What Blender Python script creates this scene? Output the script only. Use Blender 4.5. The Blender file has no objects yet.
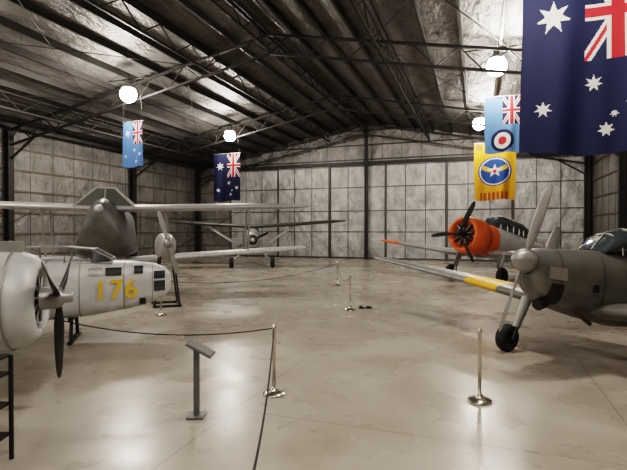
import bpy, bmesh, math, random
from mathutils import Vector, Matrix, Euler
random.seed(3)
TH=math.radians(19.5)
H=Matrix.Rotation(-TH,4,'Z')
def rad(d): return math.radians(d)
# ---------------------------------------------------------------- materials
def mat(name,col,rough=.5,metal=0.,var=0.,vscale=3.,bump=0.,bscale=20.,emit=None,alpha=1.,rvar=0.,coat=0.,trans=0.,coords='Object'):
    m=bpy.data.materials.new(name); m.use_nodes=True
    nt=m.node_tree; b=nt.nodes['Principled BSDF']
    b.inputs['Base Color'].default_value=(*col,1); b.inputs['Roughness'].default_value=rough
    b.inputs['Metallic'].default_value=metal; b.inputs['Coat Weight'].default_value=coat
    b.inputs['Transmission Weight'].default_value=trans
    tc=nt.nodes.new('ShaderNodeTexCoord')
    if var>0 or rvar>0:
        n=nt.nodes.new('ShaderNodeTexNoise'); n.inputs['Scale'].default_value=vscale; n.inputs['Detail'].default_value=6
        nt.links.new(tc.outputs[coords],n.inputs['Vector'])
        if var>0:
            r=nt.nodes.new('ShaderNodeValToRGB'); r.color_ramp.elements[0].position=.3; r.color_ramp.elements[1].position=.7
            r.color_ramp.elements[0].color=(*[c*(1-var) for c in col],1); r.color_ramp.elements[1].color=(*[min(1,c*(1+var)) for c in col],1)
            nt.links.new(n.outputs['Fac'],r.inputs['Fac']); nt.links.new(r.outputs['Color'],b.inputs['Base Color'])
        if rvar>0:
            mr=nt.nodes.new('ShaderNodeMapRange'); mr.inputs[1].default_value=.3; mr.inputs[2].default_value=.7
            mr.inputs[3].default_value=max(.02,rough-rvar); mr.inputs[4].default_value=rough+rvar
            nt.links.new(n.outputs['Fac'],mr.inputs[0]); nt.links.new(mr.outputs[0],b.inputs['Roughness'])
    if bump>0:
        n2=nt.nodes.new('ShaderNodeTexNoise'); n2.inputs['Scale'].default_value=bscale; n2.inputs['Detail'].default_value=4
        bp=nt.nodes.new('ShaderNodeBump'); bp.inputs['Strength'].default_value=bump; bp.inputs['Distance'].default_value=.05
        nt.links.new(tc.outputs[coords],n2.inputs['Vector']); nt.links.new(n2.outputs['Fac'],bp.inputs['Height']); nt.links.new(bp.outputs[0],b.inputs['Normal'])
    if emit:
        b.inputs['Emission Color'].default_value=(*emit[0],1); b.inputs['Emission Strength'].default_value=emit[1]
    return m
SILVER=mat('silver_dope',(.40,.39,.38),.42,.35,var=.12,vscale=2)
WHITESIL=mat('pale_silver_paint',(.56,.56,.555),.45,.15,var=.12,vscale=4)
GREY=mat('grey_green_paint',(.15,.145,.13),.36,.25,var=.18,vscale=3)
GREYL=mat('worn_aluminium',(.32,.31,.295),.4,.45,var=.15,vscale=3)
GREYD=mat('dull_cowl_grey',(.14,.137,.13),.42,.3,var=.2,vscale=3)
DARKG=mat('dark_green_paint',(.05,.052,.045),.5,.1,var=.2)
BLACK=mat('black_paint',(.010,.010,.010),.45)
RUBBER=mat('tyre_rubber',(.02,.02,.02),.8)
GLASS=mat('dark_glass',(.04,.05,.055),.08,.0,coat=.5)
YEL=mat('yellow_paint',(.80,.40,.02),.45)
YELN=mat('yellow_number_paint',(.75,.46,.02),.5)
ORANGE=mat('orange_paint',(.78,.15,.03),.45,var=.08)
RED=mat('red_paint',(.45,.03,.02),.45)
STEEL=mat('dark_roof_steel',(.026,.024,.023),.5,.3)
PURL=mat('galvanised_purlin',(.045,.041,.038),.45,.5)
SEAM=mat('panel_seam_steel',(.085,.08,.073),.45,.4)
GIRT=mat('tan_girt',(.15,.12,.09),.5,.3)
CHROME=mat('brushed_brass_chrome',(.60,.56,.48),.22,.95)
ROPE=mat('black_rope',(.015,.015,.015),.8)
EXH=mat('exhaust_brown',(.10,.06,.04),.6,.5)
LAMP=mat('lamp_glow',(1,1,1),.5,emit=((1,.925,.83),235))
HOUS=mat('lamp_housing',(.35,.35,.34),.4,.7)
WOOD=mat('bench_wood',(.20,.11,.06),.6,var=.2)
BOARD=mat('info_board_grey',(.12,.12,.12),.4)
# foil
def foil(name,col,rough,sx,metal=.55):
    m=bpy.data.materials.new(name); m.use_nodes=True; nt=m.node_tree; b=nt.nodes['Principled BSDF']
    b.inputs['Metallic'].default_value=metal
    tc=nt.nodes.new('ShaderNodeTexCoord'); mp=nt.nodes.new('ShaderNodeMapping'); mp.inputs['Scale'].default_value=sx
    nt.links.new(tc.outputs['Object'],mp.inputs['Vector'])
    n=nt.nodes.new('ShaderNodeTexNoise'); n.inputs['Scale'].default_value=1.; n.inputs['Detail'].default_value=7; n.inputs['Roughness'].default_value=.65
    nt.links.new(mp.outputs[0],n.inputs['Vector'])
    r=nt.nodes.new('ShaderNodeValToRGB'); r.color_ramp.elements[0].position=.32; r.color_ramp.elements[1].position=.68
    r.color_ramp.elements[0].color=(*[c*.62 for c in col],1); r.color_ramp.elements[1].color=(*[c*1.3 for c in col],1)
    nt.links.new(n.outputs['Fac'],r.inputs['Fac']); nt.links.new(r.outputs['Color'],b.inputs['Base Color'])
    mr=nt.nodes.new('ShaderNodeMapRange'); mr.inputs[3].default_value=rough-.1; mr.inputs[4].default_value=rough+.12
    nt.links.new(n.outputs['Fac'],mr.inputs[0]); nt.links.new(mr.outputs[0],b.inputs['Roughness'])
    bp=nt.nodes.new('ShaderNodeBump'); bp.inputs['Strength'].default_value=1.; bp.inputs['Distance'].default_value=.2
    nt.links.new(n.outputs['Fac'],bp.inputs['Height']); nt.links.new(bp.outputs[0],b.inputs['Normal'])
    return m
FOILW=foil('wall_foil',(.27,.255,.24),.38,(1.2,1.2,.8))
FOILD=foil('door_foil',(.43,.425,.415),.40,(1.2,1.2,.8),.5)
FOILC=foil('ceiling_foil',(.22,.207,.195),.40,(1.5,.7,1),.6)
# floor
def floor_mat():
    m=bpy.data.materials.new('polished_concrete'); m.use_nodes=True; nt=m.node_tree; b=nt.nodes['Principled BSDF']
    L=nt.links.new
    tc=nt.nodes.new('ShaderNodeTexCoord')
    n=nt.nodes.new('ShaderNodeTexNoise'); n.inputs['Scale'].default_value=.45; n.inputs['Detail'].default_value=8; n.inputs['Roughness'].default_value=.62; n.inputs['Distortion'].default_value=.6
    L(tc.outputs['Object'],n.inputs['Vector'])
    r=nt.nodes.new('ShaderNodeValToRGB'); e=r.color_ramp.elements
    e[0].position=.30; e[0].color=(.30,.255,.205,1); e[1].position=.68; e[1].color=(.47,.425,.365,1)
    k=e.new(.5); k.color=(.395,.35,.295,1)
    L(n.outputs['Fac'],r.inputs['Fac'])
    sep=nt.nodes.new('ShaderNodeSeparateXYZ'); L(tc.outputs['Object'],sep.inputs[0])
    outs=[]
    for ax,off in ((0,1.4),(1,2.3)):
        a=nt.nodes.new('ShaderNodeMath'); a.operation='ADD'; a.inputs[1].default_value=off+60; L(sep.outputs[ax],a.inputs[0])
        mo=nt.nodes.new('ShaderNodeMath'); mo.operation='MODULO'; mo.inputs[1].default_value=4.5; L(a.outputs[0],mo.inputs[0])
        lt=nt.nodes.new('ShaderNodeMath'); lt.operation='LESS_THAN'; lt.inputs[1].default_value=.018; L(mo.outputs[0],lt.inputs[0]); outs.append(lt)
    mx=nt.nodes.new('ShaderNodeMath'); mx.operation='MAXIMUM'; L(outs[0].outputs[0],mx.inputs[0]); L(outs[1].outputs[0],mx.inputs[1])
    sc=nt.nodes.new('ShaderNodeMath'); sc.operation='MULTIPLY'; sc.inputs[1].default_value=.6; L(mx.outputs[0],sc.inputs[0])
    mix=nt.nodes.new('ShaderNodeMixRGB'); mix.inputs[2].default_value=(.13,.10,.08,1); L(sc.outputs[0],mix.inputs[0]); L(r.outputs[0],mix.inputs[1])
    L(mix.outputs[0],b.inputs['Base Color'])
    n2=nt.nodes.new('ShaderNodeTexNoise'); n2.inputs['Scale'].default_value=.9; n2.inputs['Detail'].default_value=7; L(tc.outputs['Object'],n2.inputs['Vector'])
    mr=nt.nodes.new('ShaderNodeMapRange'); mr.inputs[1].default_value=.3; mr.inputs[2].default_value=.7; mr.inputs[3].default_value=.20; mr.inputs[4].default_value=.40
    L(n2.outputs['Fac'],mr.inputs[0]); L(mr.outputs[0],b.inputs['Roughness'])
    bp=nt.nodes.new('ShaderNodeBump'); bp.inputs['Strength'].default_value=.10; bp.inputs['Distance'].default_value=.02
    L(n2.outputs['Fac'],bp.inputs['Height']); L(bp.outputs[0],b.inputs['Normal'])
    return m
FLOOR=floor_mat()
# ---------------------------------------------------------------- mesh builder
class MB:
    def __init__(s): s.v=[];s.f=[];s.m=[];s.s=[];s.mats=[]
    def mi(s,m):
        if m not in s.mats: s.mats.append(m)
        return s.mats.index(m)
    def add(s,vs,fs,m,smooth=False):
        o=len(s.v); s.v+= [tuple(v) for v in vs]
        for i,f in enumerate(fs):
            s.f.append(tuple(o+k for k in f)); s.m.append(s.mi(m[i] if isinstance(m,list) else m)); s.s.append(smooth)
    def box(s,c,sz,m,R=None):
        c=Vector(c); vs=[]
        for x in(-.5,.5):
            for y in(-.5,.5):
                for z in(-.5,.5):
                    p=Vector((x*sz[0],y*sz[1],z*sz[2]))
                    if R: p=R@p
                    vs.append(c+p)
        s.add(vs,[(0,1,3,2),(4,6,7,5),(0,4,5,1),(2,3,7,6),(0,2,6,4),(1,5,7,3)],m)
    def beam(s,p,q,w,h,m):
        p=Vector(p);q=Vector(q);d=(q-p).normalized()
        up=Vector((0,0,1)) if abs(d.z)<.95 else Vector((0,1,0))
        a=d.cross(up).normalized(); u=a.cross(d).normalized()
        vs=[]
        for b in(p,q):
            for i,j in((-1,-1),(1,-1),(1,1),(-1,1)): vs.append(b+a*(i*w/2)+u*(j*h/2))
        s.add(vs,[(3,2,1,0),(4,5,6,7),(0,1,5,4),(1,2,6,5),(2,3,7,6),(3,0,4,7)],m)
    def frame(s,d):
        d=Vector(d).normalized(); up=Vector((0,0,1)) if abs(d.z)<.95 else Vector((0,1,0))
        a=d.cross(up).normalized(); return a,a.cross(d).normalized()
    def lathe(s,c,axis,prof,m,n=24):
        c=Vector(c);ax=Vector(axis).normalized();a,u=s.frame(ax)
        rings=[[c+ax*t+(a*math.cos(2*math.pi*k/n)+u*math.sin(2*math.pi*k/n))*max(r,1e-4) for k in range(n)] for t,r in prof]
        s.loft(rings,m)
    def tube(s,p,q,r1,m,r2=None,n=12):
        p=Vector(p);q=Vector(q); s.lathe(p,q-p,[(0,r1),((q-p).length,r1 if r2 is None else r2)],m,n)
    def loft(s,rings,m,smooth=True,cap=True):
        n=len(rings[0]); vs=[p for r in rings for p in r]; fs=[];ms=[]
        for i in range(len(rings)-1):
            for k in range(n):
                fs.append((i*n+k,i*n+(k+1)%n,(i+1)*n+(k+1)%n,(i+1)*n+k)); ms.append(m[i] if isinstance(m,list) else m)
        s.add(vs,fs,ms,smooth)
        if cap:
            for i,mm in((0,ms[0]),(len(rings)-1,ms[-1])):
                s.add(rings[i],[tuple(range(n))],mm,False)
    def path(s,pts,r,m,n=6):
        pts=[Vector(p) for p in pts]; rings=[]
        for i,p in enumerate(pts):
            d=pts[min(i+1,len(pts)-1)]-pts[max(i-1,0)]; a,u=s.frame(d)
            rings.append([p+(a*math.cos(2*math.pi*k/n)+u*math.sin(2*math.pi*k/n))*r for k in range(n)])
        s.loft(rings,m)
    def sphere(s,c,r,m,sc=(1,1,1),n=16):
        c=Vector(c); rings=[]
        for i in range(1,n//2):
            t=math.pi*i/(n//2); rings.append([c+Vector((r*sc[0]*math.sin(t)*math.cos(2*math.pi*k/n),r*sc[1]*math.sin(t)*math.sin(2*math.pi*k/n),r*sc[2]*math.cos(t))) for k in range(n)])
        rings.insert(0,[c+Vector((1e-4*math.cos(2*math.pi*k/n),1e-4*math.sin(2*math.pi*k/n),r*sc[2])) for k in range(n)])
        rings.append([c+Vector((1e-4*math.cos(2*math.pi*k/n),1e-4*math.sin(2*math.pi*k/n),-r*sc[2])) for k in range(n)])
        s.loft(rings,m)
    def torus(s,c,axis,R,r,m,n=28,k=10,sx=1.):
        c=Vector(c);ax=Vector(axis).normalized();a,u=s.frame(ax);vs=[];fs=[]
        for i in range(n):
            t=2*math.pi*i/n; rd=a*math.cos(t)+u*math.sin(t)
            for j in range(k):
                q=2*math.pi*j/k; vs.append(c+rd*(R+r*math.cos(q))+ax*(r*sx*math.sin(q)))
        for i in range(n):
            for j in range(k):
                fs.append((i*k+j,i*k+(j+1)%k,((i+1)%n)*k+(j+1)%k,((i+1)%n)*k+j))
        s.add(vs,fs,m,True)
    def build(s,name,parent=None,matrix=None):
        me=bpy.data.meshes.new(name); me.from_pydata(s.v,[],s.f)
        for m in s.mats: me.materials.append(m)
        me.polygons.foreach_set('material_index',s.m); me.polygons.foreach_set('use_smooth',s.s)
        bm=bmesh.new(); bm.from_mesh(me); bmesh.ops.recalc_face_normals(bm,faces=bm.faces); bm.to_mesh(me); bm.free()
        me.update(); ob=bpy.data.objects.new(name,me); bpy.context.collection.objects.link(ob)
        if parent: ob.parent=parent
        if matrix: ob.matrix_world=matrix
        return ob
def empty(name,loc=(0,0,0),rot=(0,0,0)):
    e=bpy.data.objects.new(name,None); bpy.context.collection.objects.link(e); e.location=loc; e.rotation_euler=rot; e.empty_display_size=.3
    M=Matrix.Translation(Vector(loc))@Euler(rot).to_matrix().to_4x4()
    return e,M.inverted()
def ring(x,w,zt,zb,e=2.4,n=28,cz=None):
    cz=(zt+zb)/2 if cz is None else cz; out=[]
    for k in range(n):
        t=2*math.pi*k/n; c,s=math.cos(t),math.sin(t)
        y=w*math.copysign(abs(c)**(2/e),c); z=math.copysign(abs(s)**(2/e),s)
        out.append(Vector((x,y,cz+(z*(zt-cz) if z>0 else z*(cz-zb)))))
    return out
def foilring(y,xle,ch,z,t,n=10,dz=0):
    up=[];lo=[]
    for i in range(n+1):
        x=(1-math.cos(math.pi*i/n))/2
        yt=5*t*(.2969*math.sqrt(x)-.126*x-.3516*x*x+.2843*x**3-.1036*x**4)*ch
        cam=.02*ch*math.sin(math.pi*x)
        up.append(Vector((xle-x*ch,y,z+cam+yt))); lo.append(Vector((xle-x*ch,y,z+cam-yt)))
    return up+lo[-2:0:-1]
def wing(mb,st,m):
    mb.loft([foilring(*a) for a in st],m)
def prop(mb,nb,R,a0,m,ch=.15,tip=None,x=0):
    for b in range(nb):
        A=rad(a0)+2*math.pi*b/nb; rd=Vector((0,math.cos(A),math.sin(A))); td=Vector((0,-math.sin(A),math.cos(A))); ax=Vector((1,0,0))
        rings=[];ms=[]
        for f,c,t,be in((.04,.35,.30,70),(.15,.45,.28,60),(.3,.85,.16,45),(.5,1.,.10,32),(.7,1.,.08,25),(.88,.85,.06,20),(.96,.6,.05,18),(1.,.15,.03,18)):
            cc=ch*c/2;tt=ch*t/2*1.5;be=rad(be);rg=[]
            for k in range(12):
                q=2*math.pi*k/12; u=math.cos(q)*cc; w=math.sin(q)*tt
                rg.append(Vector((x,0,0))+rd*(f*R)+td*(u*math.cos(be)-w*math.sin(be))+ax*(u*math.sin(be)+w*math.cos(be)))
            rings.append(rg); ms.append(tip if (tip and f>=.85) else m)
        mb.loft(rings,ms)
def interp(secs,x,i):
    for a,b in zip(secs,secs[1:]):
        if (a[0]-x)*(b[0]-x)<=0:
            f=(x-a[0])/(b[0]-a[0]); return a[i]+(b[i]-a[i])*f
    return secs[-1][i]
def patch(mb,secs,x0,x1,z0,z1,side,m,e=2.4,off=.012,n=6,absz=True):
    vs=[];fs=[]
    for i in range(n+1):
        x=x0+(x1-x0)*i/n
        w,zt,zb=interp(secs,x,1),interp(secs,x,2),interp(secs,x,3); cz=(zt+zb)/2
        for j in range(n+1):
            z=z0+(z1-z0)*j/n; q=min(.995,abs(z-cz)/((zt-zb)/2)); y=w*(1-q**e)**(1/e)+off
            vs.append((x,side*y,z))
    for i in range(n):
        for j in range(n): fs.append((i*(n+1)+j,(i+1)*(n+1)+j,(i+1)*(n+1)+j+1,i*(n+1)+j+1))
    mb.add(vs,fs,m,True)
def wheel(mb,c,ax,R,r,hub=SILVER):
    mb.torus(c,ax,R-r,r,RUBBER); c=Vector(c);ax=Vector(ax).normalized()
    mb.lathe(c-ax*r*.6,ax,[(0,.02),(0,(R-r)*.95),(r*.3,R-r),(r*.9,R-r),(r*1.2,(R-r)*.95),(r*1.2,.02)],hub,20)
    mb.lathe(c-ax*r*1.0,ax,[(0,.05),(r*2,.05)],BLACK,12)
# ---------------------------------------------------------------- hangar
AL,AR,B0,B1=-23.7,7.05,-9.,36.4
EV=7.75; RA=(AL+AR)/2; SL=.196
def roof(a): return EV+SL*((a-AL) if a<RA else (AR-a))
mb=MB(); mb.box(((AL+AR)/2,(B0+B1)/2,-.1),(AR-AL+.6,B1-B0+.6,.2),FLOOR); mb.build('floor',matrix=H)
mb=MB()
for a0,a1 in((AL-.3,RA),(RA,AR+.3)):
    z0,z1=roof(a0),roof(a1)
    vs=[(a0,B0-.3,z0),(a1,B0-.3,z1),(a1,B1+.3,z1),(a0,B1+.3,z0)]; vs+=[(x,y,z+.12) for x,y,z in vs]
    mb.add(vs,[(0,1,2,3),(4,7,6,5),(0,4,5,1),(1,5,6,2),(2,6,7,3),(3,7,4,0)],FOILC)
a=AL+.6
while a<AR-.3:
    if abs(a-RA)>.2: mb.box((a,(B0+B1)/2,roof(a)-.14),(.09,B1-B0,.26),PURL)
    a+=1.32
mb.build('ceiling',matrix=H)
def sidewall(name,a,s):
    mb=MB(); mb.box((a+s*.1,(B0+B1)/2,EV/2),(.2,B1-B0,EV),FOILW)
    z=.9
    while z<EV:
        mb.box((a-s*.05,(B0+B1)/2,z),(.10,B1-B0,.09),GIRT); z+=1.15
    b=B0+1.5
    while b<B1:
        mb.box((a-s*.005,b,EV/2),(.012,.03,EV),PURL); b+=1.5
    mb.build(name,matrix=H)
sidewall('wall_left',AL,-1); sidewall('wall_right',AR,1)
def gable(name,b,s,doors):
    mb=MB()
    vs=[(AL,b,0),(AR,b,0),(AR,b,EV),(RA,b,roof(RA)),(AL,b,EV)]; vs+=[(x,y+s*.2,z) for x,y,z in vs]
    fs=[(0,1,2,3,4),(9,8,7,6,5)]+[(i,(i+1)%5,(i+1)%5+5,i+5) for i in range(5)]
    mb.add(vs,fs,FOILW)
    z=.9
    while z<roof(RA)-.2:
        h=max(0,(z-EV))/SL
        mb.box(((AL+AR)/2,b-s*.05,z),(AR-AL-2*h,.1,.09),GIRT if z<7.4 else PURL); z+=1.15
    a=AL+1.5
    while a<AR:
        mb.box((a,b-s*.006,roof(a)/2),(.03,.012,roof(a)),PURL); a+=1.5
    mb.build(name,matrix=H)
gable('wall_back',B1,1,True); gable('wall_front',B0,-1,False)
# hangar doors
DH=7.3; dl,dr=-20.4,AR-.35; nd=6; pw=(dr-dl)/nd
for i in range(nd):
    mb=MB(); a0=dl+i*pw; a1=a0+pw; bb=B1-.30-(.12 if i%2 else 0)
    mb.box(((a0+a1)/2,bb,DH/2),(pw,.04,DH),FOILD)
    for a in(a0+.04,a1-.04): mb.box((a,bb-.04,DH/2),(.12,.06,DH),SEAM)
    for k in(1,2): mb.box((a0+pw*k/3,bb-.03,DH/2),(.05,.04,DH),SEAM)
    for z in(.08,2.1,3.75,5.6,DH-.06): mb.box(((a0+a1)/2,bb-.035,z),(pw,.05,.07),SEAM)
    mb.build('door_%d'%(i+1),matrix=H)
mb=MB(); mb.box(((dl+dr)/2,B1-.35,DH+.15),(dr-dl,.5,.26),STEEL); mb.box(((dl+dr)/2,B1-.35,.012),(dr-dl,.4,.022),STEEL)
mb.build('trim_1_door_rail',matrix=H)
# trusses + columns
TB=[-8.6,0,9,18,27.4,35.6]
def ibeam_col(mb,a,b,h,w=.32):
    for s in(-1,1): mb.box((a+s*w/2,b,h/2),(.03,w,h),STEEL)
    mb.box((a,b,h/2),(w,.03,h),STEEL)
for b in TB:
    mb=MB(); dp=.85
    n=9
    for lo,hi in((AL+.2,RA),(AR-.2,RA)):
        pts=[lo+(hi-lo)*i/n for i in range(n+1)]
        mb.beam((lo,b,roof(lo)-.34),(hi,b,roof(hi)-.34),.12,.10,STEEL)
        mb.beam((lo,b,roof(lo)-.28-dp),(hi,b,roof(hi)-.28-dp),.12,.09,STEEL)
        for i,(p,q) in enumerate(zip(pts,pts[1:])):
            t=(p+q)/2
            mb.beam((p,b,roof(p)-.28-dp),(t,b,roof(t)-.34),.04,.04,STEEL)
            mb.beam((t,b,roof(t)-.34),(q,b,roof(q)-.28-dp),.04,.04,STEEL)
    for s,a in((1,AL+.32),(-1,AR-.32)):
        ibeam_col(mb,a,b,roof(a)-.3)
        mb.beam((a,b,5.9),(a+s*1.9,b,roof(a+s*1.9)-1.1),.09,.09,STEEL)
    mb.build('roof_truss',matrix=H)
mb=MB(); ibeam_col(mb,RA,B1-.62,roof(RA)-.4,.22)
mb.build('door_post',matrix=H)
mb=MB()
for aa in(RA,-19.5,-11.2,-3.5,3.2):
    z=roof(aa)-1.0
    mb.beam((aa,B0+.3,z),(aa,B1-.9,z),.09,.09,STEEL)
    mb.beam((aa,B0+.3,z+.68),(aa,B1-.9,z+.68),.06,.06,STEEL)
    bq=B0+.6
    while bq<B1-2.5:
        mb.beam((aa,bq,z),(aa,bq+1,z+.68),.04,.04,STEEL); mb.beam((aa,bq+1,z+.68),(aa,bq+2,z),.04,.04,STEEL); bq+=2
for b0,b1 in zip(TB,TB[1:]):
    for p,q in((AL+.4,-18),(-18,-12.5),(-4,1),(1,AR-.4)):
        mb.tube((p,b0,roof(p)-.3),(q,b1,roof(q)-.3),.018,STEEL,n=6); mb.tube((q,b0,roof(q)-.3),(p,b1,roof(p)-.3),.018,STEEL,n=6)
mb.build('roof_bracing',matrix=H)
# lamps
def W(px,py,D): return Vector(((px-313.5)*D/470,D,2.25-(py-230)*D/470))
lamps=[W(129,95,20.7),W(230,136,29.7),W(496,67,17.1),W(479,124,26.4)]
Hi=H.inverted()
for aa,bb in((-14.7,8.6),(.6,8.2),(-14.7,0.4),(.6,-.6),(-7,-7)):  # unseen lamps, added out of view for more light
    lamps.append(H@Vector((aa,bb,8.2)))
for L in lamps:
    mb=MB(); loc=Hi@L; top=roof(loc.x)-.42
    mb.sphere((0,0,0),.35,LAMP,(1,1,1),20)
    mb.lathe((0,0,0),(0,0,1),[(.25,.28),(.27,.29),(.40,.20),(.45,.12),(.62,.11),(.62,.01)],HOUS,24)
    mb.tube((0,0,.6),(0,0,top-loc.z),.015,STEEL,n=6)
    mb.beam((-1.1,0,.66),(1.1,0,.66),.05,.05,STEEL)
    for s in(-1,1): mb.tube((s*1.05,0,.68),(s*.5,0,top-loc.z),.012,STEEL,n=6)
    mb.build('high_bay_lamp',matrix=Matrix.Translation(L)@H)
# ---------------------------------------------------------------- flags
def pstar(x,y,cx,cy,R,n=7,rin=.45):
    dx,dy=x-cx,y-cy; r=math.hypot(dx,dy)
    if r>R: return False
    a=(math.atan2(dx,-dy))%(2*math.pi/n); h=math.pi/n; a=abs(a-h)
    a=h-a
    x1,y1=R,0; x2,y2=rin*R*math.cos(h),rin*R*math.sin(h)
    px,py=r*math.cos(a),r*math.sin(a)
    return (x2-x1)*(py-y1)-(y2-y1)*(px-x1)>=0
WH=(.78,.76,.74); RD=(.55,.03,.04); NV=(.014,.018,.065)
def jack(s,t):
    X=(t-.5)*2; Y=(s-.5)
    if abs(X)<.10 or abs(Y)<.10: return RD
    if abs(X)<.165 or abs(Y)<.165: return WH
    d=min(abs(Y-X/2),abs(Y+X/2))/1.118
    if d<.035: return RD
    if d<.09: return WH
    return NV
def aus(s,t,flip,bg,roundel=False):
    s2=s if flip else 1-s
    if s2>.5 and t<.5: return jack((s2-.5)*2,t*2)
    A=1.6
    y=t*A
    if pstar(s2,y,.25,.26*A,.145): return WH
    for cx,cy,R in((.66,.87,.07),(.18,.76,.07),(.57,.62,.07),(.87,.73,.07),(.72,.79,.035)):
        if pstar(s2,y,cx,cy*A,R): return WH
    return bg
def f_navy(s,t): return aus(s,t,True,NV)
def f_raaf(s,t): return aus(s,t,True,(.10,.22,.50))
def f_raaf2(s,t):
    if s>.5 and t<.5: return jack((s-.5)*2,t*2)
    d=math.hypot(s-.5,(t-.78)*1.6)
    if d<.12: return RD
    if d<.23: return WH
    if d<.32: return NV
    return (.13,.28,.55)
def f_gold(s,t):
    y=(t-.5)*1.55; x=s-.5; d=math.hypot(x,y)
    if d<.34:
        if d<.05: return RD
        if pstar(x,y,0,-.02,.19,5,.4): return WH
        if abs(y-.02-abs(x)*-.5)<.06 and abs(x)>.1 and d<.32: return (.75,.42,.03)
        return (.02,.07,.28)
    if d<.37: return WH
    if d<.40: return (.02,.05,.2)
    if t<.12 and abs(math.sin(s*14))>.4 : return (.25,.14,.03)
    if t>.86 and abs(x)<.36 and abs(math.sin(s*30))>.5: return (.45,.10,.03)
    return (.78,.38,.02)
fm=bpy.data.materials.new('flag_cloth'); fm.use_nodes=True; nt=fm.node_tree; bs=nt.nodes['Principled BSDF']; bs.inputs['Roughness'].default_value=.8
at=nt.nodes.new('ShaderNodeAttribute'); at.attribute_name='Col'; nt.links.new(at.outputs['Color'],bs.inputs['Base Color'])
tr=nt.nodes.new('ShaderNodeBsdfTranslucent'); nt.links.new(at.outputs['Color'],tr.inputs['Color'])
mxs=nt.nodes.new('ShaderNodeMixShader'); mxs.inputs[0].default_value=.42; nt.links.new(bs.outputs[0],mxs.inputs[1]); nt.links.new(tr.outputs[0],mxs.inputs[2]); nt.links.new(mxs.outputs[0],nt.nodes['Material Output'].inputs['Surface'])
def flag(name,px,ytop,ybot,wpx,D,fn,nx,ny,yaw=0):
    w=wpx*D/470; h=(ybot-ytop)*D/470; top=W(px,ytop,D)
    e,_=empty(name,top,(0,0,-TH+yaw))
    vs=[];fs=[];cols=[]; ph=random.random()*6
    for j in range(ny+1):
        for i in range(nx+1):
            s,t=i/nx,j/ny
            vs.append(((s-.5)*w*(1-.03*math.sin(t*3+ph)),.035*w*math.sin(s*9+ph+t*1.5)*(.3+t)+.02*w*math.sin(s*21+ph*2+t*2)*t,-t*h+.012*h*math.sin(s*6+ph)*t))
    for j in range(ny):
        for i in range(nx):
            fs.append((j*(nx+1)+i,(j+1)*(nx+1)+i,(j+1)*(nx+1)+i+1,j*(nx+1)+i+1)); cols.append(fn((i+.5)/nx,(j+.5)/ny))
    me=bpy.data.meshes.new('cloth'); me.from_pydata(vs,[],fs); me.materials.append(fm)
    ca=me.color_attributes.new('Col','FLOAT_COLOR','CORNER'); buf=[]
    for c in cols: buf+=[c[0],c[1],c[2],1.]*4
    ca.data.foreach_set('color',buf); me.polygons.foreach_set('use_smooth',[True]*len(fs))
    ob=bpy.data.objects.new('cloth',me); bpy.context.collection.objects.link(ob); ob.parent=e
    mb=MB(); mb.tube((-w/2-.05,0,.01),(w/2+.05,0,.01),.015,HOUS,n=8)
    zt=roof((Hi@top).x)-.5-top.z
    for s in(-1,1): mb.tube((s*w/2,0,.01),(s*w*.35,0,max(zt,.15)),.006,ROPE,n=5)
    mb.build('hanging_bar',parent=e)
flag('australian_flag',584,-33,153,117,9.0,f_navy,150,240)
flag('australian_flag',227,154,201,29,30.2,f_navy,70,110)
flag('air_force_ensign',133,122,167,24,21.2,f_raaf,70,110)
flag('air_force_ensign',502,97,153,33,17.6,f_raaf2,70,110)
flag('squadron_banner',494.5,143,200,38,27,f_gold,90,130)
# ---------------------------------------------------------------- trainer aircraft (right front)
def radial(mb,x,R,m=BLACK,n=9,fin=GREYL):
    mb.lathe((x-.35,0,0),(1,0,0),[(0,R*.95),(.05,R*.95),(.1,R*.3),(.35,R*.3),(.5,R*.2),(.5,.01)],m,20)
    for i in range(n):
        a=2*math.pi*i/n+.2; d=Vector((0,math.cos(a),math.sin(a)))
        p=Vector((x-.12,0,0))
        for k in range(6):
            mb.tube(p+d*R*(.36+k*.09),p+d*R*(.40+k*.09),R*.155,fin if k%2 else m,n=10)
        mb.tube(p+d*R*.3,p+d*R*.9,R*.11,m,n=10)
        mb.tube(p+d*R*.3+Vector((.1,0,0)),p+d*R*.88+Vector((.08,0,0)),.018,HOUS,n=6)
hd=math.atan2(-.424,-.906)
e,I=empty('trainer_aircraft',(3.34,7.3,1.77),(0,-rad(8),hd))
secs=[(.0,.20,.17,-.24),(-.12,.27,.21,-.50),(-.35,.33,.24,-.66),(-.8,.38,.28,-.74),(-1.3,.42,.33,-.82),(-2.0,.46,.38,-.90),(-3.2,.46,.36,-.88),(-4.5,.34,.30,-.62),(-6.,.2,.25,-.25),(-7.4,.07,.22,.0)]
mb=MB(); mb.loft([ring(*s,e=2.6) for s in secs],GREY)
for x in(-.37,-1.25,-2.02):
    mb.loft([ring(x,interp(secs,x,1)+.006,interp(secs,x,2)+.006,interp(secs,x,3)-.006,e=2.6),ring(x-.015,interp(secs,x,1)+.006,interp(secs,x,2)+.006,interp(secs,x,3)-.006,e=2.6)],BLACK,cap=False)
patch(mb,secs,-.20,-.42,-.62,-.30,1,BLACK,2.6); patch(mb,secs,-.13,-.45,-.24,-.05,1,GREYL,2.6,off=.02)
patch(mb,secs,-1.0,-1.12,-.36,-.24,1,BLACK,2.6,off=.02); patch(mb,secs,-.5,-1.2,-.62,-.40,1,GREYD,2.6,off=.008)
mb.tube((-.25,.15,-.6),(-.10,.15,-.66),.09,BLACK,n=14)
mb.tube((-.8,.30,-.70),(-1.1,.34,-.86),.035,EXH)
mb.build('fuselage',e)
mb=MB()
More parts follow.
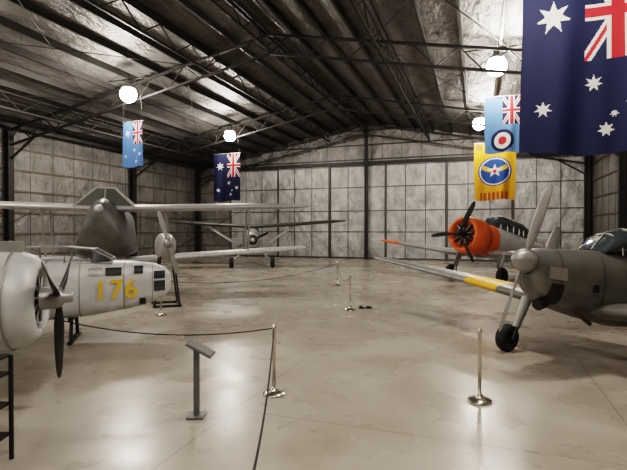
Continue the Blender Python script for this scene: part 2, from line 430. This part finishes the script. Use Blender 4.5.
crings=[ring(-1.45,.28,.36,.30),ring(-1.75,.34,.66,.30),ring(-2.2,.36,.80,.30),ring(-3.1,.36,.80,.30),ring(-3.7,.30,.62,.28),ring(-4.2,.1,.34,.25)]
mb.loft(crings,GLASS)
for i,(x,w,z) in enumerate(((-1.75,.35,.67),(-2.2,.37,.81),(-2.65,.37,.81),(-3.1,.37,.81))):
    mb.path([Vector((x,w*math.cos(t),.30+(z-.30)*math.sin(t))) for t in [math.pi*k/14 for k in range(15)]],.016,GREYL)
mb.path([(-1.45,0,.36),(-1.75,0,.68),(-2.2,0,.82),(-3.1,0,.82),(-3.7,0,.64)],.014,GREYL)
mb.build('canopy',e)
for s,nm in((1,'wing_left'),(-1,'wing_right')):
    mb=MB(); zr=-.66
    st=[(.3,-1.15,1.95,zr,.15),(1.0,-1.18,1.85,zr+.06,.145),(1.75,-1.22,1.72,zr+.13,.14),(2.7,-1.27,1.6,zr+.22,.135),(4.2,-1.34,1.4,zr+.33,.13),(5.5,-1.38,1.2,zr+.43,.12),(6.5,-1.42,1.02,zr+.50,.11),(6.9,-1.56,.66,zr+.525,.09),(7.0,-1.75,.2,zr+.53,.08)]
    wing(mb,[(s*a[0],)+a[1:] for a in st],[GREY,GREY,YEL,GREYL,GREYL,GREYL,GREYL,GREYL,GREYL])
    mb.build(nm,e)
mb=MB()
for s in(1,-1): wing(mb,[(s*.05,-6.5,.9,.2,.1),(s*1.5,-6.7,.6,.22,.1),(s*1.7,-6.85,.3,.22,.1)],GREY)
mb.loft([[Vector((v.x,v.z*1.0-.0,v.y)) for v in foilring(z,x,c,0,.1)] for z,x,c in((.1,-6.3,1.2),(.7,-6.7,.9),(1.15,-6.95,.5),(1.25,-7.1,.2))],GREY)
mb.build('tail',e)
mb=MB(); mb.lathe((-.02,0,-.0),(1,0,0),[(0,.17),(.05,.19),(.12,.185),(.22,.15),(.30,.09),(.34,.03),(.345,.001)],GREYL,24)
prop(mb,2,1.21,74,GREYL,.15,x=.1); mb.build('propeller',e)
mb=MB()
R=.26
for s,wc in((-1,Vector((3.58,8.67,R))),(1,Vector((3.34+.66+.424*1.35,7.3+.34-.906*1.35-.1,R)))):
    c=I@wc; wheel(mb,c,(0,1,0),R,.095,BLACK)
    top=Vector((c.x-.25,c.y-s*(-.0),-.62)); 
    mb.tube(c+Vector((0,-s*.13,0)),Vector((top.x,c.y-s*.13,top.z)),.035,BLACK)
    mb.tube(c+Vector((-.05,-s*.13,.22)),Vector((top.x,c.y-s*.13,top.z)),.065,GREYL,r2=.10)
    mb.tube(c+Vector((0,-s*.14,0)),c,.03,BLACK)
mb.build('landing_gear',e)
# ---------------------------------------------------------------- radial-engine trainer with orange cowl
hd=math.atan2(-.6,-.8)
HX,HY=6.10,19.6
e,I=empty('radial_engine_aircraft',(HX,HY,2.12),(0,-rad(9),hd))
mb=MB(); mb.lathe((-1.25,0,0),(1,0,0),[(0,.62),(.02,.76),(.5,.80),(.9,.78),(1.08,.71),(1.12,.64),(1.08,.60),(.8,.56)],ORANGE,36)
mb.lathe((-2.0,0,-.02),(1,0,0),[(0,.62),(.75,.64)],ORANGE,30)
mb.build('engine_cowling',e)
mb=MB(); radial(mb,-.2,.58,fin=GREYD); mb.lathe((-.1,0,0),(1,0,0),[(0,.16),(.25,.14),(.35,.05),(.36,.01)],BLACK,16); prop(mb,3,1.45,185,BLACK,.22,x=.05); mb.build('engine_and_propeller',e)
secs=[(-1.3,.63,.64,-.64),(-2.,.63,.66,-.74),(-3.,.60,.62,-.78),(-5,.5,.52,-.62),(-7,.26,.38,-.2),(-8.4,.06,.3,.1)]
mb=MB(); mb.loft([ring(*s,e=2.4) for s in secs],[ORANGE]+[WHITESIL]*4)
mb.build('fuselage',e)
mb=MB(); mb.loft([ring(-2.0,.36,.70,.5),ring(-2.3,.42,1.10,.5),ring(-2.8,.44,1.2,.5),ring(-4.2,.42,1.17,.5),ring(-5.2,.32,.92,.45),ring(-5.7,.1,.5,.4)],GLASS)
for x,w,z in((-2.3,.43,1.11),(-2.8,.45,1.21),(-3.3,.45,1.21),(-3.8,.44,1.20),(-4.2,.43,1.19),(-4.8,.38,1.03)):
    mb.path([Vector((x,w*math.cos(t),.5+(z-.5)*math.sin(t))) for t in [math.pi*k/12 for k in range(13)]],.03,WHITESIL)
mb.build('canopy',e)
for s,nm in((1,'wing_left'),(-1,'wing_right')):
    mb=MB(); zr=-.62
    st=[(.4,-1.5,2.3,zr,.16),(1.6,-1.5,2.2,zr,.15),(3.6,-1.75,1.8,zr+.2,.14),(5.2,-1.95,1.5,zr+.36,.13),(6.6,-2.1,1.2,zr+.50,.12),(7.0,-2.35,.6,zr+.54,.1)]
    wing(mb,[(s*a[0],)+a[1:] for a in st],[SILVER,SILVER,SILVER,ORANGE,ORANGE,ORANGE]); mb.build(nm,e)
mb=MB()
for s in(1,-1): wing(mb,[(s*.05,-7.3,1.1,.3,.1),(s*1.9,-7.6,.7,.32,.1),(s*2.1,-7.8,.3,.32,.1)],SILVER)
mb.loft([[Vector((v.x,v.z,v.y)) for v in foilring(z,x,c,0,.1)] for z,x,c in((.2,-7.0,1.5),(1.0,-7.5,1.1),(1.6,-7.9,.6))],WHITESIL)
mb.build('tail',e)
mb=MB()
for s in(-1,1):
    c=I@Vector((HX+1.1*.8-s*-1.25*.6*1.0,HY+1.1*.6-s*1.25*.8*1.0,.36)); wheel(mb,c,(0,1,0),.36,.12,BLACK)
    top=Vector((c.x-.3,c.y,-.6)); mb.tube(c+Vector((0,-s*.17,0)),top+Vector((0,-s*.17,0)),.07,SILVER); mb.tube(c+Vector((0,-s*.17,0)),c,.04,BLACK); mb.beam(c+Vector((.05,-s*.2,.3)),top+Vector((0,-s*.2,0)),.03,.3,SILVER)
mb.build('landing_gear',e)
# ---------------------------------------------------------------- big silver biplane (left)
hub=W(99,208,15.2)
hd=math.atan2(-.97,.25)
e,I=empty('silver_biplane',hub,(0,0,hd))
def bell(x,sc,top=.40,bot=-1.5,wb=.98,cz=-.0):
    out=[];N=12; L=[]
    for i in range(N+1):
        f=i/N; z=top+(bot-top)*(f**1.3); y=wb*(f**.66)
        L.append((y,z))
    L.append((wb*.8,bot-.12)); L.append((wb*.35,bot-.2))
    right=[(y,z) for y,z in L]; left=[(-y,z) for y,z in L[::-1] if y>1e-6]
    return [Vector((x,y*sc,cz+(z-cz)*sc)) for y,z in right+left]
mb=MB(); mb.loft([bell(.05,.16),bell(0,.34),bell(-.15,.60),bell(-.4,.82),bell(-.8,.95),bell(-1.4,1.0),bell(-2.5,.95),bell(-4.,.75),bell(-6,.45),bell(-8,.2)],GREYD)
mb.lathe((-.02,0,-.02),(1,0,0),[(0,.14),(.12,.13),(.16,.09),(.24,.08),(.24,.01)],WHITESIL,16)
for s in(-1,1):
    for k in range(6): mb.tube((-.75-k*.16,s*.48,-.35),(-.78-k*.16,s*.60,-.40),.04,EXH,n=8)
mb.build('fuselage',e)
for s,nm in((1,'upper_wing_left'),(-1,'upper_wing_right')):
    mb=MB(); wing(mb,[(s*a,x,c,z,t) for a,x,c,z,t in((.35,-.9,1.7,.02,.16),(2.5,-.95,1.7,.08,.16),(5.6,-1.05,1.6,.17,.15),(6.9,-1.15,1.4,.2,.13),(7.35,-1.45,.8,.22,.12))],SILVER); mb.build(nm,e)
    mb=MB(); wing(mb,[(s*a,x,c,z,t) for a,x,c,z,t in((.6,-1.4,1.5,-1.82,.14),(3,-1.45,1.5,-1.68,.14),(6.2,-1.55,1.4,-1.50,.13),(7.3,-1.75,.9,-1.42,.12))],WHITESIL); mb.build(nm.replace('upper','lower'),e)
mb=MB()
for s in(-1,1):
    for a in(2.0,5.0):
        for x0,x1 in((-1.15,-1.6),(-2.2,-2.6)): mb.beam((x0,s*a,.02+.03*a),(x1,s*a,-1.72+.05*a),.04,.07,GREYL)
    mb.tube((-1.2,s*2.0,.05),(-1.8,s*4.9,-1.45),.01,ROPE,n=5); mb.tube((-1.6,s*2.0,-1.6),(-1.2,s*4.9,.12),.01,ROPE,n=5)
mb.build('interplane_struts',e)
mb=MB()
B=[Vector((-.95,.98,.10)),Vector((-.95,-.98,.10)),Vector((-2.3,-.98,.10)),Vector((-2.3,.98,.10))]
T=[Vector((-1.25,.30,.76)),Vector((-1.25,-.30,.76)),Vector((-1.8,-.30,.76)),Vector((-1.8,.30,.76))]
mb.add(B+T,[(0,1,5,4),(1,2,6,5),(2,3,7,6),(3,0,4,7),(4,5,6,7),(3,2,1,0)],DARKG)
for i in range(4):
    mb.beam(B[i],T[i],.05,.05,GREYL); mb.beam(T[i],T[(i+1)%4],.05,.05,GREYL); mb.beam(B[i],B[(i+1)%4],.05,.05,GREYL)
mb.beam((-.95,0,.1),(-1.25,0,.76),.04,.04,GREYL)
mb.build('windscreen',e)
mb=MB()
for s in(-1,1):
    c=Vector((-1.3,s*1.0,-hub.z+.4)); wheel(mb,c,(0,1,0),.4,.1)
    mb.tube(c,Vector((-1.2,s*.5,-1.55)),.04,GREYL); mb.tube(c,Vector((-2.2,s*.5,-1.55)),.035,GREYL)
mb.tube((-1.3,-1,-hub.z+.4),(-1.3,1,-hub.z+.4),.03,GREYL)
mb.build('landing_gear',e)
# ---------------------------------------------------------------- small aircraft's nose and propeller, simplified to an engine on an added stand
hub=W(168,243,13.4)
e,I=empty('aircraft_nose_stand_in',hub,(0,0,math.atan2(-.93,.37)))
mb=MB(); secs=[(.0,.14,.13,-.18),(-.15,.22,.2,-.36),(-.5,.27,.25,-.5),(-1.2,.30,.28,-.55)]
mb.loft([ring(*s) for s in secs],SILVER); patch(mb,secs,-.25,-.4,-.35,-.1,1,BLACK); mb.build('cowling',e)
mb=MB(); mb.lathe((0,0,0),(1,0,0),[(0,.13),(.1,.13),(.2,.08),(.24,.01)],GREYL,16); prop(mb,2,.95,106,GREYL,.16,x=.06); mb.build('propeller',e)
mb=MB(); z=-hub.z
for x in(-.3,-1.1):
    for s in(-1,1): mb.beam((x,s*.18,-.4),(x,s*.35,z+.03),.05,.05,STEEL)
    mb.beam((x,-.4,z+.03),(x,.4,z+.03),.06,.06,STEEL)
for s in(-1,1): mb.beam((-.2,s*.35,z+.05),(-1.2,s*.35,z+.05),.05,.05,STEEL)
mb.build('stand',e)
# ---------------------------------------------------------------- distant high-wing aircraft
e,I=empty('high_wing_aircraft',(-3.5,27,0),(0,0,math.atan2(-.985,.17)))
secs=[(0,.3,2.0,1.35),(-.1,.42,2.1,1.2),(-.8,.5,2.2,1.05),(-1.4,.52,2.45,1.0),(-3.0,.5,2.45,1.0),(-4.5,.32,2.0,1.15),(-7,.1,1.7,1.4)]
mb=MB(); mb.loft([ring(*s,e=2.8) for s in secs],GREYL); patch(mb,secs,-1.5,-2.8,1.9,2.3,1,GLASS,2.8); patch(mb,secs,-1.5,-2.8,1.9,2.3,-1,GLASS,2.8)
mb.add([(-.85,.40,2.12),(-.85,-.40,2.12),(-1.35,-.42,2.5),(-1.35,.42,2.5)],[(0,1,2,3)],GLASS)
mb.lathe((-.1,0,1.68),(1,0,0),[(0,.30),(.15,.28),(.18,.2)],BLACK,20); mb.build('fuselage',e)
mb=MB()
for s in(-1,1): wing(mb,[(s*a,x,c,z,t) for a,x,c,z,t in((0,-1.2,1.7,2.44,.13),(2.6,-1.2,1.7,2.58,.13),(5.,-1.3,1.5,2.76,.13),(5.9,-1.6,.8,2.82,.1))],DARKG)
mb.build('wing',e)
mb=MB()
for s in(-1,1):
    mb.beam((-1.4,s*.5,1.1),(-1.6,s*2.7,2.56),.05,.1,SILVER); mb.beam((-2.3,s*.5,1.1),(-2.4,s*2.7,2.56),.05,.1,SILVER)
    c=Vector((-.7,s*1.2,.34)); wheel(mb,c,(0,1,0),.34,.12); mb.tube(c,(-.9,s*.4,1.15),.05,SILVER); mb.tube(c,(-1.7,s*.4,1.1),.04,SILVER)
mb.build('struts_and_gear',e)
mb=MB()
for s in(-1,1): wing(mb,[(s*.05,-6.2,1.0,1.6,.1),(s*1.6,-6.5,.6,1.6,.1)],SILVER)
mb.loft([[Vector((v.x,v.z,v.y)) for v in foilring(z,x,c,0,.1)] for z,x,c in((1.5,-6.0,1.3),(2.3,-6.5,.8),(2.6,-6.8,.4))],DARKG)
mb.build('tail',e)
mb=MB(); mb.lathe((.05,0,1.68),(1,0,0),[(0,.14),(.2,.08),(.22,.01)],SILVER,14)
k0=len(mb.v); prop(mb,2,1.0,25,BLACK,.16,x=.1)
mb.v=[(v[0],v[1],v[2]+1.68) if i>=k0 else v for i,v in enumerate(mb.v)]
mb.build('propeller',e)
# ---------------------------------------------------------------- twin-engine aircraft "176"
hd=math.atan2(.3,.95)
e,I=empty('twin_engine_aircraft',(-3.1,10.2,0),(0,0,hd))
secs=[(0,.10,1.32,.98),(-.12,.26,1.45,.84),(-.35,.38,1.54,.74),(-.8,.49,1.60,.62),(-1.5,.59,1.64,.52),(-2.2,.63,1.66,.47),(-3.4,.65,1.68,.45),(-6,.6,1.68,.5),(-9.,.2,1.6,1.1)]
E=3.6
mb=MB(); mb.loft([ring(*s,e=E) for s in secs],WHITESIL)
for s in(-1,1):
    patch(mb,secs,-.12,-.34,.98,1.20,s,GLASS,E); patch(mb,secs,-.12,-.34,1.24,1.40,s,GLASS,E)
    patch(mb,secs,-.38,-.52,.90,1.20,s,WHITESIL,E,off=.02)
    patch(mb,secs,-.95,-1.25,1.34,1.50,s,BLACK,E,off=.014); patch(mb,secs,-1.3,-1.55,1.34,1.50,s,GREYL,E,off=.012)
    patch(mb,secs,-.55,-.72,1.36,1.52,s,BLACK,E,off=.014)
    patch(mb,secs,-.5,-.62,.68,.86,s,BLACK,E,off=.014)
for x in(-.36,-.9,-1.7,-2.3,-2.9):
    w,zt,zb=interp(secs,x,1)+.006,interp(secs,x,2)+.006,interp(secs,x,3)-.006
    mb.loft([ring(x,w,zt,zb,e=E),ring(x-.02,w,zt,zb,e=E)],GREYL,cap=False)
mb.build('fuselage',e)
mb=MB()
fr=[]
for x,h,w in((-1.15,.02,.42),(-1.5,.22,.42),(-2.0,.27,.42),(-2.6,.27,.42),(-3.3,.25,.42)):
    p=[Vector((x,-w,1.58)),Vector((x,-w*.8,1.64+h)),Vector((x,w*.8,1.64+h)),Vector((x,w,1.58))]; mb.path(p,.02,GREYL); fr.append(p)
for a,b in zip(fr,fr[1:]):
    for k in(0,1,2,3): mb.tube(a[k],b[k],.018,GREYL,n=6)
    mb.add([a[1],b[1],b[2],a[2]],[(0,1,2,3)],WHITESIL if a is fr[1] else GLASS); 
mb.add([fr[0][1],fr[1][1],fr[1][0]],[(0,1,2)],GLASS)
mb.build('cockpit_canopy',e)
cu=bpy.data.curves.new('txt','FONT'); cu.body='176'; cu.size=.52; cu.extrude=.004; cu.offset=.008; cu.space_character=1.08; cu.align_x='CENTER'; cu.align_y='CENTER'
to=bpy.data.objects.new('tmp',cu); bpy.context.collection.objects.link(to); bpy.context.view_layer.update()
me=bpy.data.meshes.new_from_object(to.evaluated_get(bpy.context.evaluated_depsgraph_get())); bpy.data.objects.remove(to)
me.materials.clear(); me.materials.append(YELN)
t=bpy.data.objects.new('number_176',me); bpy.context.collection.objects.link(t); t.parent=e; t.location=(-1.05,-.565,1.05); t.rotation_euler=(rad(90),0,rad(8.5))
# near nacelle (far outer wing and engine are off this airframe)
hubl=I@Vector((-3.32,6.0,1.38))
s=-1; cy=hubl.y
mb=MB(); c=Vector((hubl.x-.12,cy,hubl.z))
mb.lathe(c,(-1,0,0),[(.20,.36),(.03,.38),(.0,.42),(.02,.48),(.10,.555),(.25,.60),(.55,.62),(.56,.60),(.60,.60),(.61,.62),(.95,.61),(.96,.58),(1.5,.54),(2.4,.40),(3.2,.1)],WHITESIL,40)
for k in(.3,.75): mb.torus(c-Vector((k,0,0)),(1,0,0),.617,.012,GREYL,40,6)
mb.tube(c+Vector((-.5,-.25,-.56)),c+Vector((-1.3,-.3,-.66)),.07,EXH)
mb.box(c+Vector((-.4,0,.66)),(.35,.18,.14),GREYL)
mb.build('engine_nacelle',e)
mb=MB(); radial(mb,-.1,.37,fin=GREYD); mb.lathe((-.1,0,0),(1,0,0),[(0,.15),(.22,.13),(.26,.07),(.36,.06),(.36,.01)],GREYL,16)
prop(mb,3,1.03,-90,BLACK,.17,x=.1); mb.v=[(v[0]+c.x+.08,v[1]+c.y,v[2]+c.z) for v in mb.v]
mb.build('propeller',e)
mb=MB(); xl=hubl.x-.95
wing(mb,[(s*.4,xl,2.6,.95,.16),(s*abs(cy),xl,2.4,1.1,.16),(s*(abs(cy)+2.5),xl-.4,1.7,1.3,.14),(s*(abs(cy)+3),xl-.8,.8,1.33,.1)],WHITESIL)
mb.build('wing_right',e)
mb=MB(); wing(mb,[(.4,xl,2.6,.95,.16),(1.3,xl,2.55,1.0,.16)],WHITESIL); mb.build('wing_root_left',e)
mb=MB(); w=Vector((hubl.x-1.5,cy,.42)); wheel(mb,w,(0,1,0),.42,.13); 
for q in(-1,1): mb.tube(w+Vector((0,q*.2,0)),w+Vector((-.1,q*.2,.55)),.04,GREYL)
mb.tube(w-Vector((0,.2,0)),w+Vector((0,.2,0)),.03,GREYL)
mb.build('main_wheel',e)
mb=MB()
for x in(-1.9,):
    for s in(-1,1): mb.beam((x,s*.25,.5),(x,s*.4,.03),.06,.06,STEEL)
    mb.beam((x,-.5,.03),(x,.5,.03),.08,.06,STEEL); mb.beam((x,-.45,.48),(x,.45,.48),.08,.06,STEEL)
mb.build('fuselage_trestle',e)
# ---------------------------------------------------------------- barrier posts and ropes
posts={'A':(-.54,6.41),'B':(2.18,6.15),'C':(1.03,13.2),'D':(.95,18.9),'F':(-.33,2.4),'G':(-4.0,12.3)}
for k,(x,y) in posts.items():
    mb=MB(); c=(x,y,0)
    mb.lathe(c,(0,0,1),[(0,.155),(.012,.16),(.03,.15),(.045,.08),(.06,.035),(.07,.024),(.90,.024),(.905,.034),(.935,.034),(.94,.022),(.955,.022),(.965,.012),(.966,.001)],CHROME,24)
    mb.lathe((x,y,.035),(0,0,1),[(0,.06),(.05,.045),(.06,.025)],CHROME,20)
    mb.build('barrier_post')
def rope(p,q,sag,n=24):
    p=Vector(p);q=Vector(q); return [p.lerp(q,i/n)-Vector((0,0,sag*4*(i/n)*(1-i/n))) for i in range(n+1)]
def P(k,z=.91): return Vector((*posts[k],z))
for a,b,s in((P('A'),Vector((-3.75,6.75,.98)),.16),(P('A'),P('F'),.20),(P('D'),P('G'),.30),(P('C'),P('D'),.35)):
    mb=MB(); mb.path(rope(a,b,s),.009,ROPE); mb.build('barrier_rope')
# info board stand
mb=MB(); x,y=-1.41,5.65
mb.box((x,y,.012),(.20,.22,.024),BOARD); mb.box((x,y,.42),(.065,.05,.80),BOARD)
R=Matrix.Rotation(rad(28),3,'Y'); mb.box((x+.05,y,.82),(.34,.28,.018),BOARD,R); mb.box((x+.056,y,.833),(.30,.24,.006),GREYL,R)
mb.build('info_board_stand')
# work stand bottom left
mb=MB()
for xx,yy in((-3.05,3.95),(-3.33,3.95),(-3.33,4.6),(-2.97,4.6)):
    mb.tube((xx,yy,0),(xx,yy,1.02),.022,BLACK,n=8)
for z in(.25,.55,.85,1.02):
    mb.box((-3.16,4.27,z),(.36,.68,.025),STEEL)
mb.build('metal_step_stand')
# wheel chock
mb=MB(); mb.add([(1.30,13.4,0),(1.30,13.6,0),(1.50,13.6,0),(1.50,13.4,0),(1.36,13.4,.08),(1.36,13.6,.08)],[(0,1,2,3),(0,4,5,1),(3,2,5,4),(0,3,4),(1,5,2)],BLACK)
mb.box((1.59,13.5,.025),(.15,.15,.05),BLACK); mb.build('wheel_chock')
# workbench
mb=MB()
def hb(c,s,m): mb.box(c,s,m)
c0=(4.6,34.6)
hb((c0[0],c0[1],.92),(3.2,.8,.06),WOOD); 
for dx in(-1.5,1.5):
    for dy in(-.35,.35): hb((c0[0]+dx,c0[1]+dy,.45),(.08,.08,.9),STEEL)
hb((c0[0],c0[1],.3),(3.0,.7,.04),WOOD); hb((c0[0]-.6,c0[1],1.1),(.6,.4,.3),RED); hb((c0[0]+.7,c0[1],1.05),(.5,.4,.2),GREYL)
mb.build('workbench',matrix=H)
# ---------------------------------------------------------------- world, camera
w=bpy.data.worlds.new('world'); bpy.context.scene.world=w; w.use_nodes=True
w.node_tree.nodes['Background'].inputs[0].default_value=(.9,.85,.75,1); w.node_tree.nodes['Background'].inputs[1].default_value=.1
cam=bpy.data.cameras.new('camera'); co=bpy.data.objects.new('camera',cam); bpy.context.collection.objects.link(co)
co.location=(0,0,2.25); co.rotation_euler=(rad(90)-math.atan(5/470),0,0); cam.sensor_width=36; cam.lens=470/627*36; cam.clip_end=200
bpy.context.scene.camera=co
bpy.context.scene.view_settings.view_transform='Filmic'
bpy.context.scene.view_settings.look='High Contrast'
bpy.context.scene.view_settings.exposure=0
